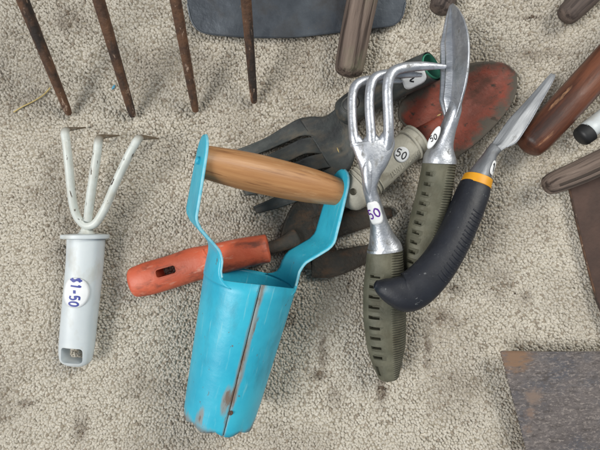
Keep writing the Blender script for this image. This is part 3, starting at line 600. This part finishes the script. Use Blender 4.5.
rows = []                                       # blade standing on its edge: (px, py, axis height, half depth)
for px, py, h, hw in ((451, 122, .050, .0085), (453.5, 108, .0495, .0140), (455.5, 90, .048, .0200), (456.2, 70, .046, .0235), (456, 50, .0435, .0235), (455, 32, .041, .0190), (453.5, 16, .0385, .0110), (452.5, 5, .036, .0022)):
    q = P(px, py, h); rows.append((q + np.array([-.0012, 0, -hw]), q + np.array([.0015 * hw / .02, 0, hw])))
def cb(s, t):
    k = min(1, .2 + t * 4) * min(1, (1 - t) * 2.6 + .05)
    b = .0048 * (1 - abs(s) ** 1.6)
    st = lambda c, w: 1 / (1 + math.exp((s - c) / w))
    b += .0046 * st(.15, .014) - .0030 * st(-.05, .05) + .0044 * st(-.2, .014) - .0040 * st(-.5, .07)
    return b * k
bl = sheet(rows, 60, cb, sub=8)
obj('blade', bl, m_alu, tr, solid=.0020)
sticker(tr, Surf(*[np.array(x) for x in ([P(426, 157, .0415), P(441, 129, .0480)], [unit(P(441, 129, .0480) - P(426, 157, .0415))] * 2, [[.8, -.6, 0.]] * 2, [[-.15, .1, 1.]] * 2, [.009, .009], [.0118, .0118], [0, float(np.linalg.norm(P(441, 129, .0480) - P(426, 157, .0415)))])], 2.0), .0125, 1.75, .0095, .0040, '50', m_ink_black, .0046, .9, pen=.00045)

# ------------------------------------------------------------------ narrow trowel with black grip
bt = empty('trowel', tuple(P(460, 220)), 'narrow steel trowel with curved black rubber grip and yellow ring', 'trowel')
bgm = pairs([(461.5, 179.5, 488.5, 191, .0445, .0120), (458, 187, 487, 199, .0455, .0135), (450, 206, 480.5, 218, .0480, .0140), (440.5, 227, 471, 241, .0510, .0140), (430, 245, 459.5, 264, .0540, .0138), (419, 259, 446.5, 284, .0560, .0135), (407, 270, 431, 301, .0570, .0128), (395, 276.5, 417.5, 308.5, .0570, .0120), (384.5, 279.5, 403, 303, .0570, .0112), (376, 281, 389, 294, .0565, .009), (373, 281.5, 379.5, 288, .056, .005)], n=30, p=2.3, cap=(.15, .5), sub=8)
obj('grip', bgm, m_blackgrip, bt); g = Geo()
for k in range(17):
    l = .024 + k * .0036; g.join(sweep([bgm.surf.at(l, math.pi / 2 - .05, -.0001), bgm.surf.at(l + .0006, math.pi / 2 - .38, .0001), bgm.surf.at(l, math.pi / 2 - .72, -.0001)], .0008, .0006, n=8, sub=3))
obj('moulded_ridges', g, m_blackgrip, bt)
obj('yellow_ring', pairs([(465.5, 172, 490.5, 183.5, .0440, .0122), (462, 179.8, 488.8, 191.3, .0446, .0126)], n=30, p=2.2, cap=(.1, .1)), m_yellow, bt)
fg = pairs([(467, 173.5, 489, 183, .0438, .0105), (474, 165.5, 492, 173, .0430, .0082), (480.5, 157.5, 495, 164, .0410, .0058), (485.5, 150.5, 497, 156, .0388, .0036), (490, 145, 502, 149.5, .0365, .0020)], n=20, cap=(.1, .3)); obj('ferrule', fg, m_steel, bt)
prs = [(485, 155, 493.5, 159.5, .039), (487.5, 150.5, 498, 153.5, .037), (489.5, 147.5, 507, 147, .0355), (491.5, 144, 516, 142, .034), (499.5, 132, 524.5, 130, .031), (510, 118, 532.5, 117, .027), (521.5, 106, 540.5, 102.5, .023), (534.5, 91.5, 547.5, 90.5, .0185), (545, 79.5, 553, 80, .0145), (550.5, 73.5, 554.5, 75, .012)]
rows = [(P(a, b, h), P(c, d, h)) for a, b, c, d, h in prs]
obj('blade', sheet(rows, 18, lambda s, t: .0012 * (1 - abs(s + .1)) * min(1, (1 - t) * 3), sub=8), m_steel, bt, solid=.0012)
obj('ground_edge', sweep([r_[1] + np.array([0, 0, .0005]) for r_ in rows[2:]], .0006, .0007, n=8, sub=4), m_alu, bt)
sticker(bt, fg.surf, .0115, math.pi / 2 - .75, .0062, .0033, '1', m_ink_black, .0064, .25, shape='square', pen=.0006)

# ------------------------------------------------------------------ blue bulb planter
bp = empty('bulb_planter', tuple(P(235, 350)), 'bright blue steel bulb planter with wooden handle lying on its side', 'bulb planter')
B0 = P(219.5, 415, .0315); H0 = P(274, 177.5, .055)
A = unit(H0 - B0); roll = math.radians(26)
v0 = unit(np.cross(A, np.array([0, 0, 1.0]))); w0 = np.cross(v0, A)
VV = v0 * math.cos(roll) - w0 * math.sin(roll); WW = w0 * math.cos(roll) + v0 * math.sin(roll)
Ltot = float(np.linalg.norm(H0 - B0)); LT = .121; R0, R1 = .0296, .0372
def pt(v, u, w): return B0 + VV * v + A * u + WW * w
def rad(u): return R0 + (R1 - R0) * u / LT
# tube: rolled sheet with an open seam on the upper side (angle 90 degrees), scalloped lower edge
V, Lc, Fc = [], [], []; NA, NU = 120, 26; SEAM = 9.0
SS, SC = math.sin(math.radians(SEAM)), math.cos(math.radians(SEAM))
def seam(u, off, side=0.0): r = rad(u) + off; return pt(-r * SS + side, u, r * SC)
for i in range(NU + 1):
    for j in range(NA + 1):
        a = math.radians(90 + SEAM + .5 + (360 - 1.0) * j / NA); u = LT * i / NU
        if i == 0: u = .0030 * (1 - abs(math.sin(a * 4.5 + .6)) ** .8) 
        if i == NU: u = LT + .0065 * max(0, math.sin(a)) ** 2 - .002 * max(0, -math.sin(a)) ** 2
        r = rad(u) + (.0006 * math.sin(a * 9) * max(0, 1 - i / 4))
        V.append(pt(r * math.cos(a), u, r * math.sin(a))); Lc.append((r * math.cos(a), r * math.sin(a), u))
for i in range(NU):
    for j in range(NA): q = i * (NA + 1) + j; Fc.append((q, q + 1, q + NA + 2, q + NA + 1))
TG = Geo().add(V, Fc, Lc)
TG.edge = [max(.92 * math.exp(-abs(x + .0045) / .0085) * (y > 0), .80 * math.exp(-max(0, u) / .016), .95 * math.exp(-((u - .03) / .022) ** 2 - ((x + .009) / .005) ** 2) * (y > 0), .9 * math.exp(-((u - .012) / .016) ** 2 - ((x + .023) / .003) ** 2) * (y > 0)) for x, y, u in Lc]
tube = obj('tube', TG, m_blue, bp, solid=.0013, offset=0)
# seam weld bead and rivet
obj('rivet', sweep([seam(.0215, -.001, .0012), seam(.0215, .0013, .0012)], .0019, n=14, cap=(0, .6)), m_rust, bp)
obj('seam', sweep([seam(u, -.0008) for u in (.001, .03, .06, .09, LT + .0045)], .0005, n=8), m_rust, bp)
us = [LT - .002, LT - .0005, LT + .0015, LT + .004, LT + .008, .136, .141, .1445, .149, .158, .163, .1665, .172, .185, .200, .212, .2185, .2225, .2245]
def vf(u): return float(np.interp(u, [0, .141, .146, .160, .166, .226], [R1, R1, R1 + .0015, .0560, .0580, .0600]))
def hwid(u): return float(np.interp(u, [LT, .140, .162, .19, .212, .2185, .2225, .2245], [.0182, .0180, .0178, .0165, .0145, .0115, .0070, .0020]))
for sd in (-1, 1):
    V, Lc, Fc = [], [], []; m = 16
    for i, u in enumerate(us):
        al = math.radians(float(np.interp(u, [LT - .002, LT, LT + .002, LT + .005, LT + .010, .14], [50, 44, 37, 32, 29.5, 29])))
        f = float(np.interp(u, [.134, .150], [0, 1])); f = f * f * (3 - 2 * f)
        for j in range(m + 1):
            s = j / m * 2 - 1; ang = s * al; cv, cw = R1 * math.cos(ang), R1 * math.sin(ang)
            fv, fw = vf(u), s * hwid(u)
            if u < .141: fv = cv
            v = cv * (1 - f) + fv * f; w = cw * (1 - f) + fw * f
            V.append(pt(sd * v, u, w)); Lc.append((sd * v, w, u))
    for i in range(len(us) - 1):
        for j in range(m): q = i * (m + 1) + j; Fc.append((q, q + 1, q + m + 2, q + m + 1))
    arm = obj('arm', Geo().add(V, Fc, Lc), m_blue, bp, solid=.0022, offset=0, sharp=60)
    k = m + 1; ed = [V[i * k + m] for i in range(3, len(us))]
    obj('scuffed_edge', sweep(ed, .0010, .0006, n=8, sub=2), m_bluerim, arm)
hh = .0585
obj('wooden_handle', sweep([pt(-hh, Ltot, 0), pt(-hh * .6, Ltot, 0), pt(-.01, Ltot, 0), pt(hh * .5, Ltot, 0), pt(hh, Ltot, 0)], [.0122, .0142, .0152, .0144, .0118], n=32, cap=(.05, .05), sub=10), m_beech, bp)
for sd in (-1, 1): obj('handle_screw', sweep([pt(sd * (hh + .0005), Ltot, 0), pt(sd * (hh + .0035), Ltot, 0)], .0030, n=14, cap=(0, .5)), m_blue, bp)

# ------------------------------------------------------------------ small bits on the carpet
g = sweep([P(14, 112, .0008), P(22, 107, .0012), P(34, 101, .0012), P(44, 94.5, .0014), (P(50, 88, .0012))], .0006, n=8)
s = obj('straw', g, m_straw); s['label'] = 'thin pale straw beside the leftmost fork tine'; s['category'] = 'straw'
def fleck(name, px, py, h, m, label, cat, sx=.002, sy=.0012):
    a = random.uniform(0, 3); ex = np.array([math.cos(a), math.sin(a), 0])
    o = obj(name, sweep([P(px, py, h) - ex * sx, P(px, py, h + .0004), P(px, py, h) + ex * sx], [sy * .5, sy, sy * .4], .0006, n=8), m); o['label'] = label; o['category'] = cat
fleck('paint_fleck', 113.5, 87, .0008, m_fleck, 'tiny blue fleck on the carpet between the two left fork tines', 'fleck')
fleck('straw', 439, 115, .0125, m_straw, 'tiny pale straw bit lying on the red trowel blade', 'straw', .0018, .0006)
fleck('straw', 338, 150, .019, m_straw, 'tiny pale straw bit lying on the dark fork head', 'straw', .0022, .0005)
g = Geo(); r2 = random.Random(11)
def crumb(x, y, s, h=.0002):
    q = P(x, y, h); V = []
    for d in ((1, 0, 0), (-1, 0, 0), (0, 1, 0), (0, -1, 0), (0, 0, 1), (0, 0, -1)): V.append(q + np.array(d) * s * r2.uniform(.6, 1.3))
    g.add(V, [(0, 2, 4), (2, 1, 4), (1, 3, 4), (3, 0, 4), (2, 0, 5), (1, 2, 5), (3, 1, 5), (0, 3, 5)])
for _ in range(170): crumb(r2.uniform(0, 600), r2.uniform(0, 450), r2.uniform(.0003, .0007))
for (sx_, sy_, w, h, a) in STAINS_AND_SHADE:
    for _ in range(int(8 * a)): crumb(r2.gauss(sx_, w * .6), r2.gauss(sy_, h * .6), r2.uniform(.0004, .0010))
o = obj('soil_crumbs', g, m_crumb, smooth=False); o['kind'] = 'stuff'; o['label'] = 'scattered dark soil crumbs on the carpet'; o['category'] = 'soil'
